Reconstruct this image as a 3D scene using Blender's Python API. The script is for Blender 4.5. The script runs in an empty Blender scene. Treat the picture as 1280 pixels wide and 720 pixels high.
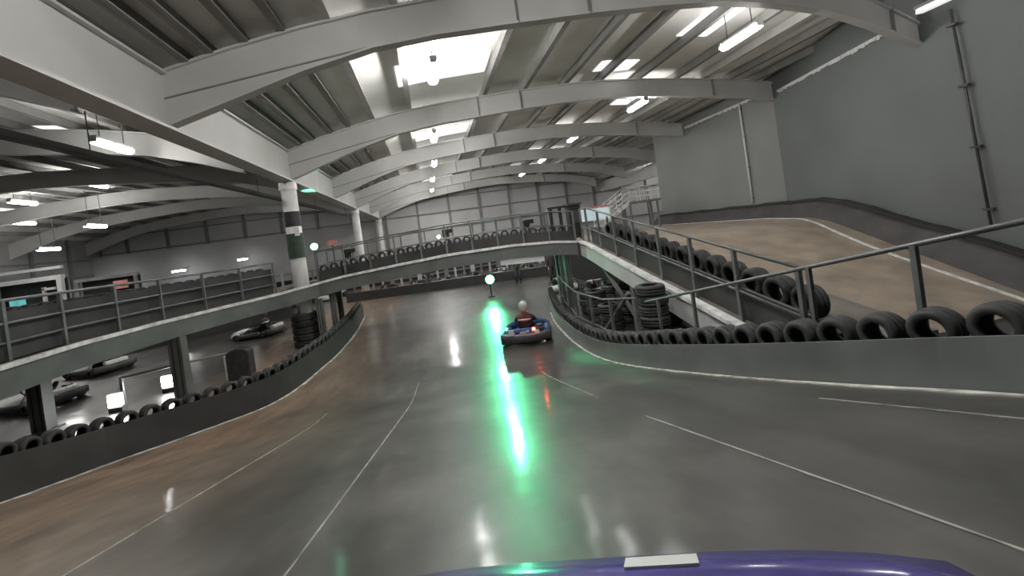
import bpy, bmesh, math, random
from mathutils import Vector, Matrix
random.seed(7)
PI = math.pi
C = bpy.context.scene.collection

# ------------------------------------------------------------------ helpers
class MB:
    def __init__(s): s.bm = bmesh.new()
    def poly(s, pts, faces):
        vs = [s.bm.verts.new(p) for p in pts]
        for f in faces:
            try: s.bm.faces.new([vs[i] for i in f])
            except ValueError: pass
        return vs
    def hexa(s, p):       # 8 points: bottom 4 (ccw), top 4
        s.poly(p, [(3,2,1,0),(4,5,6,7),(0,1,5,4),(1,2,6,5),(2,3,7,6),(3,0,4,7)])
        return s
    def box(s, c, d, rz=0, rx=0):
        M = Matrix.Translation(c) @ Matrix.Rotation(rz,4,'Z') @ Matrix.Rotation(rx,4,'X')
        x,y,z = d[0]/2, d[1]/2, d[2]/2
        s.hexa([M @ Vector(v) for v in [(-x,-y,-z),(x,-y,-z),(x,y,-z),(-x,y,-z),(-x,-y,z),(x,-y,z),(x,y,z),(-x,y,z)]])
        return s
    def bar(s, a, b, w, h, up=(0,0,1)):
        a=Vector(a); b=Vector(b); d=(b-a).normalized(); u=Vector(up)
        if abs(d.dot(u))>.99: u=Vector((0,1,0))
        r=d.cross(u).normalized()*(w/2); t=r.cross(d).normalized()*(h/2)
        s.hexa([a-r-t,a+r-t,b+r-t,b-r-t,a-r+t,a+r+t,b+r+t,b-r+t]); return s
    def tube(s, pts, r, n=10, cap=True):
        pts=[Vector(p) for p in pts]; rings=[]
        for i,p in enumerate(pts):
            d=(pts[min(i+1,len(pts)-1)]-pts[max(i-1,0)]).normalized()
            u=Vector((0,0,1)) if abs(d.z)<.95 else Vector((0,1,0))
            a=d.cross(u).normalized(); b=d.cross(a)
            rr = r[i] if isinstance(r,(list,tuple)) else r
            rings.append([s.bm.verts.new(p+(a*math.cos(2*PI*k/n)+b*math.sin(2*PI*k/n))*rr) for k in range(n)])
        for A,B in zip(rings,rings[1:]):
            for k in range(n): s.bm.faces.new([A[k],A[(k+1)%n],B[(k+1)%n],B[k]])
        if cap: s.bm.faces.new(rings[0]); s.bm.faces.new(rings[-1][::-1])
        return s
    def lathe(s, prof, n=24, M=Matrix.Identity(4), closed=False):   # prof: (r,z)
        rings=[]
        for r,z in prof:
            rings.append([s.bm.verts.new(M@Vector((r*math.cos(2*PI*k/n),r*math.sin(2*PI*k/n),z))) for k in range(n)])
        m=len(rings)
        for i in range(m if closed else m-1):
            A,B=rings[i],rings[(i+1)%m]
            for k in range(n): s.bm.faces.new([A[k],A[(k+1)%n],B[(k+1)%n],B[k]])
        return s
    def prism(s, poly, d, M=Matrix.Identity(4)):   # poly in xy, extruded z 0..d
        n=len(poly)
        pts=[M@Vector((x,y,0)) for x,y in poly]+[M@Vector((x,y,d)) for x,y in poly]
        s.poly(pts,[tuple(range(n))[::-1],tuple(range(n,2*n))]+[(i,(i+1)%n,n+(i+1)%n,n+i) for i in range(n)]); return s
    def sweep(s, secs, closed_sec=True, cap=True):   # list of equal length cross-sections
        R=[[s.bm.verts.new(p) for p in sec] for sec in secs]; n=len(R[0])
        for A,B in zip(R,R[1:]):
            for k in range(n if closed_sec else n-1):
                s.bm.faces.new([A[k],A[(k+1)%n],B[(k+1)%n],B[k]])
        if cap and closed_sec: s.bm.faces.new(R[0][::-1]); s.bm.faces.new(R[-1])
        return s
    def ball(s, c, r, seg=14, ring=10, sc=(1,1,1)):
        M=Matrix.Translation(c)@Matrix.Diagonal((r*sc[0],r*sc[1],r*sc[2],1))
        bmesh.ops.create_uvsphere(s.bm,u_segments=seg,v_segments=ring,radius=1,matrix=M); return s
    def build(s, name, m, parent=None, smooth=False, bevel=0, local=False):
        bmesh.ops.recalc_face_normals(s.bm, faces=s.bm.faces)
        me=bpy.data.meshes.new(name)
        if parent is not None and not local:
            s.bm.transform(world_of(parent).inverted())
        s.bm.to_mesh(me); s.bm.free()
        o=bpy.data.objects.new(name,me); C.objects.link(o); me.materials.append(m)
        if smooth:
            for p in me.polygons: p.use_smooth=True
        if bevel:
            b=o.modifiers.new('bevel','BEVEL'); b.width=bevel; b.segments=2; b.limit_method='ANGLE'
        if parent is not None: o.parent=parent
        return o
def world_of(o):
    M=o.matrix_basis.copy()
    while o.parent is not None:
        o=o.parent; M=o.matrix_basis@M
    return M
def tag(o,label=None,cat=None,group=None,kind=None):
    if label: o['label']=label
    if cat: o['category']=cat
    if group: o['group']=group
    if kind: o['kind']=kind
    return o
def thing(name,label,cat,loc=(0,0,0),rz=0,group=None):
    o=bpy.data.objects.new(name,None); C.objects.link(o)
    o.location=loc; o.rotation_euler=(0,0,rz); o.empty_display_size=.2
    return tag(o,label,cat,group)
def struct(o,label=None): 
    o['kind']='structure'
    if label: o['label']=label
    return o
def dup(root,loc=None,rot=None,label=None,group=None):
    r=root.copy(); C.objects.link(r)
    if loc is not None: r.location=loc
    if rot is not None: r.rotation_euler=rot
    if label: r['label']=label
    if group: r['group']=group
    for ch in list(root.children):
        c=ch.copy(); C.objects.link(c); c.parent=r
        for g in list(ch.children):
            d=g.copy(); C.objects.link(d); d.parent=c
    return r

# ------------------------------------------------------------------ materials
def mat(name,col,rough=.6,metal=0.,var=.25,scale=3.,bump=0.,emit=None,estr=0.,coat=0.,stretch=(1,1,1)):
    m=bpy.data.materials.new(name); m.use_nodes=True; nt=m.node_tree; N=nt.nodes; L=nt.links
    b=N['Principled BSDF']; b.inputs['Roughness'].default_value=rough; b.inputs['Metallic'].default_value=metal
    if coat: b.inputs['Coat Weight'].default_value=coat; b.inputs['Coat Roughness'].default_value=.08
    tc=N.new('ShaderNodeTexCoord'); mp=N.new('ShaderNodeMapping'); mp.inputs['Scale'].default_value=stretch
    L.new(tc.outputs['Object'],mp.inputs['Vector'])
    no=N.new('ShaderNodeTexNoise'); no.inputs['Scale'].default_value=scale; no.inputs['Detail'].default_value=5
    L.new(mp.outputs['Vector'],no.inputs['Vector'])
    r=N.new('ShaderNodeValToRGB')
    r.color_ramp.elements[0].position=.3; r.color_ramp.elements[1].position=.7
    r.color_ramp.elements[0].color=[c*(1-var) for c in col]+[1]
    r.color_ramp.elements[1].color=[min(1,c*(1+var)) for c in col]+[1]
    L.new(no.outputs['Fac'],r.inputs['Fac']); L.new(r.outputs['Color'],b.inputs['Base Color'])
    if bump:
        bp=N.new('ShaderNodeBump'); bp.inputs['Strength'].default_value=bump; bp.inputs['Distance'].default_value=.02
        L.new(no.outputs['Fac'],bp.inputs['Height']); L.new(bp.outputs['Normal'],b.inputs['Normal'])
    if emit:
        b.inputs['Emission Color'].default_value=(*emit,1); b.inputs['Emission Strength'].default_value=estr
    return m
def concrete():
    m=bpy.data.materials.new('polished_concrete'); m.use_nodes=True; nt=m.node_tree; N=nt.nodes; L=nt.links
    b=N['Principled BSDF']; g=N.new('ShaderNodeNewGeometry')
    def noise(scale,sx,sy,det=6,rough=.6):
        mp=N.new('ShaderNodeMapping'); mp.inputs['Scale'].default_value=(sx,sy,1)
        L.new(g.outputs['Position'],mp.inputs['Vector'])
        n=N.new('ShaderNodeTexNoise'); n.inputs['Scale'].default_value=scale; n.inputs['Detail'].default_value=det; n.inputs['Roughness'].default_value=rough
        L.new(mp.outputs['Vector'],n.inputs['Vector']); return n.outputs['Fac']
    def ramp(fac,stops):
        r=N.new('ShaderNodeValToRGB'); e=r.color_ramp.elements
        while len(e)<len(stops): e.new(.5)
        for el,(p,c) in zip(e,stops): el.position=p; el.color=(*c,1)
        L.new(fac,r.inputs['Fac']); return r.outputs['Color']
    def mix(mode,f,a,bb):
        x=N.new('ShaderNodeMix'); x.data_type='RGBA'; x.blend_type=mode
        if isinstance(f,float): x.inputs['Factor'].default_value=f
        else: L.new(f,x.inputs['Factor'])
        L.new(a,x.inputs['A']); L.new(bb,x.inputs['B']); return x.outputs['Result']
    base=ramp(noise(.7,1,.8,8,.68),[(.2,(.02,.019,.018)),(.5,(.082,.079,.071)),(.82,(.2,.19,.172))])
    streak=ramp(noise(2.2,1.6,.12,4),[(.3,(.4,.39,.375)),(.65,(1,1,1))])      # rubber laid down along the driving line
    c=mix('MULTIPLY',.75,base,streak)
    sx=N.new('ShaderNodeSeparateXYZ'); L.new(g.outputs['Position'],sx.inputs[0])
    mr=N.new('ShaderNodeMapRange'); mr.inputs['From Min'].default_value=-1.3; mr.inputs['From Max'].default_value=-4.2
    L.new(sx.outputs['X'],mr.inputs['Value'])
    mr2=N.new('ShaderNodeMapRange'); mr2.inputs['From Min'].default_value=-6.9; mr2.inputs['From Max'].default_value=-5.9
    mr2.inputs['To Min'].default_value=.1
    L.new(sx.outputs['X'],mr2.inputs['Value'])
    m0=N.new('ShaderNodeMath'); m0.operation='MULTIPLY'; L.new(mr.outputs[0],m0.inputs[0]); L.new(mr2.outputs[0],m0.inputs[1])
    m1=N.new('ShaderNodeMath'); m1.operation='MULTIPLY'; L.new(m0.outputs[0],m1.inputs[0]); L.new(noise(1.3,.8,.8),m1.inputs[1])
    mu=N.new('ShaderNodeMath'); mu.operation='MULTIPLY'; mu.use_clamp=True; L.new(m1.outputs[0],mu.inputs[0]); mu.inputs[1].default_value=1.8
    dirt=ramp(noise(3.5,1.2,.3),[(.3,(.2,.125,.08)),(.7,(.45,.32,.22))])       # brown dust off the racing line
    c=mix('MIX',mu.outputs[0],c,dirt)
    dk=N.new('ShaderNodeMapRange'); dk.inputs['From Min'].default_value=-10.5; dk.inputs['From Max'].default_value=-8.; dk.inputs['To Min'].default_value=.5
    L.new(sx.outputs['X'],dk.inputs['Value']); c=mix('MULTIPLY',1.,c,dk.outputs[0])      # floor colour gets darker towards the far left
    L.new(c,b.inputs['Base Color'])
    rr=N.new('ShaderNodeMapRange'); rr.inputs['From Min'].default_value=.1; rr.inputs['From Max'].default_value=.9
    rr.inputs['To Min'].default_value=.29; rr.inputs['To Max'].default_value=.52
    L.new(noise(1.1,1,.8,3,.5),rr.inputs['Value']); L.new(rr.outputs[0],b.inputs['Roughness'])
    b.inputs['Specular IOR Level'].default_value=.6
    b.inputs['Coat Weight'].default_value=.6; b.inputs['Coat Roughness'].default_value=.13
    bp=N.new('ShaderNodeBump'); bp.inputs['Strength'].default_value=.35; bp.inputs['Distance'].default_value=.025
    L.new(noise(1.9,1,1,1.5),bp.inputs['Height']); L.new(bp.outputs['Normal'],b.inputs['Normal']); L.new(bp.outputs['Normal'],b.inputs['Coat Normal'])
    return m
def hill_mat():
    m=mat('worn_ramp_boards',(.31,.255,.2),.45,0,.3,1.3,0)
    return m
M_CONC=concrete()
M_BEAM=mat('white_painted_steel',(.54,.54,.52),.5,0,.07,.8)
M_SHEET=mat('grey_roof_sheet',(.78,.765,.735),.75,0,.1,.6)
M_PURL=mat('roof_purlin_steel',(.22,.215,.205),.6,0,.15,2)
M_PURLW=mat('pale_roof_purlin',(.5,.5,.48),.6,0,.1,2)
M_WALLR=mat('dark_grey_wall_boards',(.13,.142,.139),.55,0,.12,.35)
M_WALLR2=mat('grey_wall_boards',(.19,.195,.19),.6,0,.1,.35)
M_FARW=mat('pale_cladding',(.5,.5,.5),.7,0,.08,.4)
M_LEFTW=mat('grey_cladding',(.33,.33,.33),.75,0,.1,.4)
M_POST=mat('grey_steel_post',(.2,.2,.2),.5,.0,.15,2)
M_TYRE=mat('black_tyre_rubber',(.036,.036,.037),.65,0,.4,6,.15)
M_BELTL=mat('black_rubber_belt',(.04,.04,.039),.6,0,.3,1.5)
M_BELTR=mat('dark_grey_rubber_belt',(.17,.182,.178),.38,0,.25,1.2)
M_RAIL=mat('galvanised_rail',(.17,.18,.175),.45,.3,.25,4)
M_BRID=mat('bridge_steel_grey',(.15,.16,.153),.5,.2,.2,1.5)
M_EDGE=mat('worn_bright_edge',(.8,.8,.77),.45,0,.35,5)
M_DECK=mat('deck_boards',(.16,.145,.12),.6,0,.3,2)
M_WHITE=mat('white_paint',(.72,.72,.7),.5,0,.1,3)
M_PAINT=mat('worn_white_floor_paint',(.55,.54,.5),.55,0,.5,7)
M_JOINT=mat('pale_joint_filler',(.36,.35,.32),.6,0,.5,6)
M_BLACK=mat('black_paint',(.02,.02,.02),.5,0,.2,4)
M_DKGREY=mat('dark_grey_plastic',(.06,.06,.062),.5,0,.2,4)
M_DKGREEN=mat('dark_green_band',(.035,.06,.04),.6,0,.2,4)
M_CHROME=mat('bare_metal',(.5,.5,.5),.3,.9,.1,5)
M_LAMP=mat('lamp_glow',(1,1,1),.5,0,0,1,0,(1,.985,.96),58.)
M_LAMPR=mat('ridge_lamp_glow',(1,1,1),.5,0,0,1,0,(1,.985,.96),170.)
M_LAMPS=mat('small_light_glow',(1,1,1),.5,0,0,1,0,(1,1,1),38.)
M_SKY=mat('daylit_rooflight',(.85,.86,.88),.5,0,.04,2,0,(1,1,1),.9)
M_GREEN=mat('green_signal_glow',(.1,.9,.4),.5,0,0,1,0,(.12,1,.45),48.)
M_GREEN2=mat('pale_green_signal_glow',(.2,.9,.5),.5,0,0,1,0,(.25,1,.6),9.)
M_RED=mat('red_light_glow',(.9,.05,.03),.5,0,0,1,0,(1,.06,.03),22.)
M_TEAL=mat('teal_screen_glow',(.1,.4,.4),.5,0,.4,3,0,(.25,.75,.75),.35)
M_PINK=mat('pale_red_panel',(.6,.25,.22),.5,0,.2,3)
M_BLUE=mat('blue_kart_plastic',(.03,.07,.2),.3,0,.2,3)
M_PURP=mat('purple_blue_kart_plastic',(.07,.06,.26),.22,0,.35,5,0,None,0,.5)
M_SKIN=mat('skin',(.55,.36,.27),.6,0,.1,5)
M_CLOTH=mat('dark_overalls',(.05,.05,.06),.8,0,.2,8)
M_MAROON=mat('dark_red_jacket',(.13,.035,.03),.8,0,.2,8)
M_HELM=mat('pale_helmet',(.55,.57,.52),.3,0,.1,3,0,None,0,.4)
M_HILL=hill_mat()

# ------------------------------------------------------------------ ground
def fz(y):
    if y>=11: return 0.
    if y>=7: return .25*(11-y)**2/8
    return .5+.25*(7-y)
fl=MB(); fl.box((4,19,-.15),(76,58,.3)); struct(fl.build('floor',M_CONC),'grey polished concrete floor of the karting hall')
RIGHT=[(3.38,-2.5),(3.34,0),(3.3,1.86),(3.2,2.61),(3.08,3.59),(3.02,4.8),(3.03,6.22),(3.15,7.9),(3.28,9.62),(3.4,11.15),(3.6,12.91),(3.95,14.6),(4.5,17)]
LEFT=[(-6.2,-2.5),(-6.1,2),(-6.0,5),(-5.9,6.7),(-5.83,7.57),(-5.6,8.35),(-4.9,9.31),(-4.08,10.21),(-3.7,11.19),(-3.48,12.67),(-3.3,14.4),(-3.28,17.37),(-3.5,21.1)]
def interp(path,y):
    for (x0,y0),(x1,y1) in zip(path,path[1:]):
        if y0<=y<=y1: return x0+(x1-x0)*(y-y0)/(y1-y0)
    return path[0][0] if y<path[0][1] else path[-1][0]
# sloping track surface, from behind the camera down to the hall floor
rb=MB(); ys=[-2.5+.5*i for i in range(28)]; secs=[]
for y in ys:
    xl=interp(LEFT,y)-.55; xr=interp(RIGHT,y)+.62; z=fz(y)+.004
    secs.append([(xl,y,-.02)]+[(xl+(xr-xl)*k/8,y,z) for k in range(9)]+[(xr,y,-.02)])
rb.sweep(secs)
struct(rb.build('floor',M_CONC),'concrete track ramp sloping down to the hall floor')

def resample(path,step):
    pts=[Vector((p[0],p[1],0)) for p in path]
    # smooth by Catmull-Rom
    dense=[]
    for i in range(len(pts)-1):
        p0=pts[max(i-1,0)];p1=pts[i];p2=pts[i+1];p3=pts[min(i+2,len(pts)-1)]
        for k in range(12):
            t=k/12; dense.append(.5*((2*p1)+(p2-p0)*t+(2*p0-5*p1+4*p2-p3)*t*t+(3*p1-p0-3*p2+p3)*t**3))
    dense.append(pts[-1]); out=[dense[0]]; acc=0
    for a,b in zip(dense,dense[1:]):
        L=(b-a).length
        while acc+L>=step:
            t=(step-acc)/L; a=a+(b-a)*t; out.append(a.copy()); L=(b-a).length; acc=0
        acc+=L
    res=[]
    for i,p in enumerate(out):
        d=(out[min(i+1,len(out)-1)]-out[max(i-1,0)]).normalized()
        res.append((p,d,Vector((-d.y,d.x,0))))      # point, tangent, left normal
    return res
def ribbon(mb,rs,o0,o1,h0,h1,zf=fz):
    secs=[]
    for p,d,n in rs:
        z=zf(p.y); a=p+n*o0; b=p+n*o1
        secs.append([(a.x,a.y,z+h0),(b.x,b.y,z+h0),(b.x,b.y,z+h1),(a.x,a.y,z+h1)])
    mb.sweep(secs); return mb
def floor_strip(name,x0,y0,x1,y1,w,m,label):
    mb=MB(); secs=[]; n=40
    for i in range(n+1):
        t=i/n; x=x0+(x1-x0)*t; y=y0+(y1-y0)*t; z=fz(y)
        ww=w*(.55+.7*random.random())
        secs.append([(x-ww/2,y,z+.003),(x+ww/2,y,z+.003),(x+ww/2,y,z+.0085),(x-ww/2,y,z+.0085)])
    mb.sweep(secs); return struct(mb.build(name,m),label)
floor_strip('trim_1',-.9,1.8,-.66,9.6,.014,M_JOINT,'pale straight joint line in the concrete')
floor_strip('trim_2',-2.45,2.2,-2.33,8.6,.011,M_JOINT,'pale joint line nearer the left barrier')
floor_strip('trim_3',1.62,.6,1.63,3.4,.014,M_JOINT,'pale joint line on the right side of the track')
floor_strip('trim_4',1.66,4.6,1.85,8.2,.016,M_JOINT,'pale joint line further down the track')
floor_strip('trim_5',2.92,1.2,2.74,2.7,.014,M_JOINT,'faint line beside the right barrier')
def kerb(name,path,side,w,label):
    rs=resample(path,.2); mb=MB(); secs=[]
    for p,d,n in rs:
        z=fz(p.y); ww=w*(.6+.7*random.random()); a=p; b=p+n*side*ww
        secs.append([(a.x,a.y,z+.004),(b.x,b.y,z+.004),(b.x,b.y,z+.016),(a.x,a.y,z+.016)])
    mb.sweep(secs); struct(mb.build(name,M_PAINT),label)
kerb('trim_6',[p for p in RIGHT if p[1]<15.5],1,.055,'worn white edge line at the foot of the right barrier')
kerb('trim_7',[p for p in LEFT if p[1]>4],-1,.07,'worn pale edge line at the foot of the left barrier')

# ------------------------------------------------------------------ tyres
def tyre_mesh(R,W,hole=.55):
    mb=MB(); h=W/2; r=R*hole
    prof=[(r,-h*.72),(r*1.06,-h*.98),(R*.80,-h*1.0),(R*.93,-h*.88),(R*.985,-h*.62),(R*.985,-h*.3),(R*.955,-h*.27),(R*.955,-h*.2),(R,-h*.17),(R,h*.17),(R*.955,h*.2),(R*.955,h*.27),(R*.985,h*.3),(R*.985,h*.62),(R*.93,h*.88),(R*.80,h*1.0),(r*1.06,h*.98),(r,h*.72),(r*1.12,h*.6),(R*.88,h*.5),(R*.9,0),(R*.88,-h*.5),(r*1.12,-h*.6)]
    mb.lathe(prof,22,Matrix.Rotation(PI/2,4,'Y'),closed=True); return mb
first={}
def place_tyre(kind,R,W,loc,rot,label,group):
    if kind not in first:
        o=tyre_mesh(R,W).build('tyre',M_TYRE,None,True); first[kind]=o
    else:
        o=first[kind].copy(); C.objects.link(o)
    o.location=loc; o.rotation_euler=rot; tag(o,label,'tyre',group); return o
def barrier(path,side,belt_h,base_h,mbelt,label,tlabel,tgroup,step,R,kind):
    t=thing('barrier',label,'barrier',(path[4][0],path[4][1],fz(path[4][1])))
    rs=resample(path,.25)
    ribbon(MB(),rs,side*.02,side*.05,.006,belt_h).build('rubber_belt',mbelt,t)
    ribbon(MB(),rs,side*.052,side*.28,.006,base_h).build('backing_block',M_BLACK,t)
    for i,(p,d,n) in enumerate(resample(path,step)):
        if i==0: continue
        q=p+n*side*.175; slope=-math.atan(.25) if q.y<7 else 0
        ang=math.atan2(n.y,n.x)
        place_tyre(kind,R,.2,(q.x,q.y,fz(q.y)+base_h+R*1.02+.012),(0,0,ang+random.uniform(-.06,.06)),tlabel,tgroup)
    return t
barrier([p for p in RIGHT if p[1]>-1],-1,.36,.24,M_BELTR,'long low dark grey rubber belt barrier on the right side of the track','small black kart tyre standing upright behind the right belt barrier','tyres along the right barrier',.33,.15,'small')
barrier([p for p in LEFT if p[1]>3],1,.6,.46,M_BELTL,'long black rubber belt barrier curving along the left side of the track','small black kart tyre standing upright behind the left belt barrier','tyres along the left barrier',.33,.15,'small')

# ------------------------------------------------------------------ roof
HALF_T=[(-4.75,7.1),(-3.4,7.53),(-2,7.9),(-.6,8.2),(.8,8.42),(2.6,8.6),(4.5,8.74),(6.2,8.84),(8,8.9)]
HALF_B=[(-4.75,6.0),(-3.4,6.48),(-2,6.98),(-.6,7.38),(.8,7.6),(2.6,7.78),(4.5,7.95),(6.2,8.06),(8,8.12)]
def full(h): return h+[(16-x,z) for x,z in h[::-1][1:]]
TOP=full(HALF_T); BOT=full(HALF_B)
def mirror(p): return [(-9.5-x,z) for x,z in p[::-1]]
def zat(p,x):
    for (x0,z0),(x1,z1) in zip(p,p[1:]):
        if x0<=x<=x1: return z0+(z1-z0)*(x-x0)/(x1-x0)
    return p[-1][1]
def wall_x(y):   # the right partition, a kinked line
    return 16.5 if y>=16.5 else 16.5-(16.5-y)*(2.2/7.3)
def rafter(y,top,bot,xmax,label,th=.26):
    tp=[p for p in top if p[0]<xmax-.01]+([(xmax,zat(top,xmax))] if xmax<top[-1][0] else [])
    bt=[p for p in bot if p[0]<xmax-.01]+([(xmax,zat(bot,xmax))] if xmax<bot[-1][0] else [])
    mb=MB(); secs=[]
    for (x,zt),(xb,zb) in zip(tp,bt):
        f=.05; w=th/2; v=.045
        secs.append([(x,y-w,zb),(x,y+w,zb),(x,y+w,zb+f),(x,y+v,zb+f),(x,y+v,zt-f),(x,y+w,zt-f),(x,y+w,zt),(x,y-w,zt),(x,y-w,zt-f),(x,y-v,zt-f),(x,y-v,zb+f),(x,y-w,zb+f)])
    mb.sweep(secs)
    o=struct(mb.build('roof_beam',M_BEAM),label)
    # splice plates and the haunch weld line
    for xs in (2.65,4.42,13.35):
        if tp[0][0]<xs<xmax-.3:
            MB().box((xs,y,(zat(top,xs)+zat(bot,xs))/2),(.035,th*1.05,zat(top,xs)-zat(bot,xs)-.02)).build('splice_plate',M_POST,o)
    h0=max(tp[0][0],-4.7)
    if abs(tp[0][0]+4.75)<.01:
        hl=MB(); hl.bar((-4.6,y-.05,6.62),(-.7,y-.05,7.42),.03,.03); hl.build('haunch_flange',M_POST,o)
    return o
def first_beam(h,pts): return [p for p in h if p[0]<=8.01]+pts
RY=[2.0,9.2,16.5,23.5,30.5,37.5,44.5]
for y in RY:
    tp_,bt_=TOP,BOT
    if y==9.2: tp_=first_beam(TOP,[(9.6,8.82),(11,8.6),(11.7,8.42),(12.6,8.12),(13.4,7.76),(14.6,7.2)]); bt_=first_beam(BOT,[(9.6,8.02),(11,7.82),(11.7,7.64),(12.6,7.36),(13.4,7.06),(14.6,6.6)])
    rafter(y,tp_,bt_,wall_x(y)-.02 if y<27 else 20.75,'white painted arched roof beam of the right-hand span')
    rafter(y,mirror(TOP),mirror(BOT),-4.75,'white painted arched roof beam of the left-hand span')
    if y>27:
        sh=[(x+25.5,z) for x,z in TOP]; sb=[(x+25.5,z) for x,z in BOT]
        rafter(y,sh,sb,46.,'white painted arched roof beam beyond the dark wall')
vb=MB(); vb.box((-4.75,20.5,6.55),(.3,52,1.1)); vb.box((-4.75,20.5,6.02),(.5,52,.06)); vb.box((-4.75,20.5,7.12),(.5,52,.05))
vbo=struct(vb.build('valley_beam',M_BEAM),'deep white valley beam running the length of the hall')
for y in (9.2,16.5,23.5,30.5,37.5):
    MB().box((-4.75,y,6.55),(.42,.05,1.04)).build('stiffener',M_POST,vbo)
vb=MB(); vb.box((20.75,37,6.55),(.3,19,1.1)); struct(vb.build('valley_beam',M_BEAM),'white valley beam at the far right')
def ceiling(top,y0,y1,label,holes=()):
    mb=MB(); secs=[[(x,y0,z+.34) for x,z in top]+[(x,y0,z+.4) for x,z in top[::-1]],[(x,y1,z+.34) for x,z in top]+[(x,y1,z+.4) for x,z in top[::-1]]]
    mb.sweep(secs); return struct(mb.build('ceiling',M_SHEET),label)
c1=ceiling(TOP,-5.5,46.2,'grey sheeted roof of the right-hand span')
c2=ceiling(mirror(TOP),-5.5,46.2,'grey sheeted roof of the left-hand span')
c3=ceiling([(x+25.5,z) for x,z in TOP],27,46.2,'grey sheeted roof beyond the dark wall')
def purlins(top,par,xs,y1=46,y0=-5):
    for x in xs:
        z=zat(top,x)
        m=M_PURLW if (abs(x+1.5)<.6 or abs(x+.1)<.5 or abs(x-12.9)<.3) else M_PURL
        mb=MB(); mb.box((x,(y0+y1)/2,z+.15),(.07,y1-y0,.3)); mb.box((x+.06,(y0+y1)/2,z+.02),(.16,y1-y0,.03))
        mb.build('purlin',m,par)
PX=[-4.2,-3.75,-3.1,-2.4,-1.5,-.1,2.9,4.6,6.4,8,9.8,11.6,12.9,14.3,15.6]
purlins(TOP,c1,PX+[17.4,19.2])
purlins(mirror(TOP),c2,[-9.5-x for x in [-4.2,-3.1,-2,-1,.2,1.6,3.2,4.8,6.4,8,9.6,11.2,12.8,14.4,16,17.6,19.2]])
def rooflight(n,x0,x1,y0,y1,z_off,label):
    mb=MB(); secs=[]
    for x in [x0+(x1-x0)*k/4 for k in range(5)]:
        z=zat(TOP,x) if x>-4.75 else zat(mirror(TOP),x)
        secs.append([(x,y0,z+.30),(x,y1,z+.30),(x,y1,z+.33),(x,y0,z+.33)])
    mb.sweep(secs); struct(mb.build('window_%d'%n,M_SKY),label)
rooflight(1,-.3,2.75,13.0,14.7,0,'bright rooflight panel beside the first ridge lamp')
rooflight(2,-.1,2.9,21.6,23.2,0,'bright rooflight panel beside the second ridge lamp')
rooflight(3,9.55,10.75,11.2,13.2,0,'bright rooflight panel at the top right')
rooflight(4,7.6,9.2,15.2,16.2,0,'dim rooflight panel above the second beam')
rooflight(5,10.6,12.2,19.4,21.0,0,'bright rooflight panel behind the second beam')
rooflight(6,-13.2,-11.4,17.2,19,0,'rooflight panel over the left-hand span')

# ------------------------------------------------------------------ walls
def wallseg(name,a,b,z0,z1,th,m,label):
    a=Vector((*a,0)); b=Vector((*b,0)); d=(b-a).normalized(); n=Vector((d.y,-d.x,0))*th
    mb=MB(); mb.hexa([(*a.xy,z0),(*b.xy,z0),(*(b+n).xy,z0),(*(a+n).xy,z0),(*a.xy,z1),(*b.xy,z1),(*(b+n).xy,z1),(*(a+n).xy,z1)])
    return struct(mb.build(name,m),label)
w=MB()
xe=wall_x(-5.5)
def wprof(x): return zat(TOP,x)+.33
mb=MB(); mb.hexa([(16.5,27,0),(16.5,16.5,0),(16.8,16.5,0),(16.8,27,0),(16.5,27,wprof(16.5)),(16.5,16.5,wprof(16.5)),(16.8,16.5,wprof(16.5)),(16.8,27,wprof(16.5))])
struct(mb.build('wall_right',M_WALLR2),'grey partition wall behind the raised track')
y0=6.9; x0=wall_x(y0)
mb=MB(); mb.hexa([(16.5,16.5,0),(x0,y0,0),(x0+.3,y0,0),(16.8,16.5,0),(16.5,16.5,wprof(16.5)),(x0,y0,wprof(x0)),(x0+.3,y0,wprof(x0)),(16.8,16.5,wprof(16.5))])
wr=struct(mb.build('wall_right',M_WALLR),'dark grey partition wall beside the raised track')
mb=MB(); mb.hexa([(x0,y0,0),(xe,-5.5,0),(xe+.3,-5.5,0),(x0+.3,y0,0),(x0,y0,wprof(x0)),(xe,-5.5,wprof(xe)),(xe+.3,-5.5,wprof(xe)),(x0+.3,y0,wprof(x0))])
struct(mb.build('wall_right',M_WALLR),'dark grey partition wall at the right edge')
# white pieces standing in for light through the gap below the roof sheeting
def serrated(n,pts,h,label):
    mb=MB()
    for (xa,ya,za),(xb,yb,zb) in zip(pts,pts[1:]):
        L=math.hypot(xb-xa,yb-ya); k=max(2,int(L/.16))
        for i in range(k):
            t0=i/k; t1=(i+.86)/k
            P=lambda t,dz,o:(xa+(xb-xa)*t-o,ya+(yb-ya)*t,za+(zb-za)*t+dz)
            hh=h*(.75+.5*random.random())
            mb.hexa([P(t0,-hh,.05),P(t1,-hh,.05),P(t1,-hh,.02),P(t0,-hh,.02),P(t0,0,.05),P(t1,0,.05),P(t1,0,.02),P(t0,0,.02)])
    return struct(mb.build('trim_%d'%n,M_WHITE),label)
serrated(8,[(wall_x(9.6),9.6,7.6),(wall_x(16.1),16.1,7.75)],.13,'pale ragged strip standing in for gap light along the top of the dark wall')
serrated(9,[(16.5,17,7.95),(16.5,23.2,7.95)],.13,'pale ragged strip standing in for gap light along the top of the grey wall')
mb=MB(); mb.box((5,46.35,4.9),(84,.3,9.8)); fw=struct(mb.build('wall_back',M_FARW),'pale clad far end wall')
mb=MB()
for x in [-28+3.4*i for i in range(21)]: mb.box((x,46.1,4.6),(.22,.2,9.2))
mb.build('wall_post',M_POST,fw)
mb=MB()
for z in (2.6,4.3,6.0,7.6): mb.box((5,46.12,z),(84,.12,.1))
mb.build('wall_rail',M_POST,fw)
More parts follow.
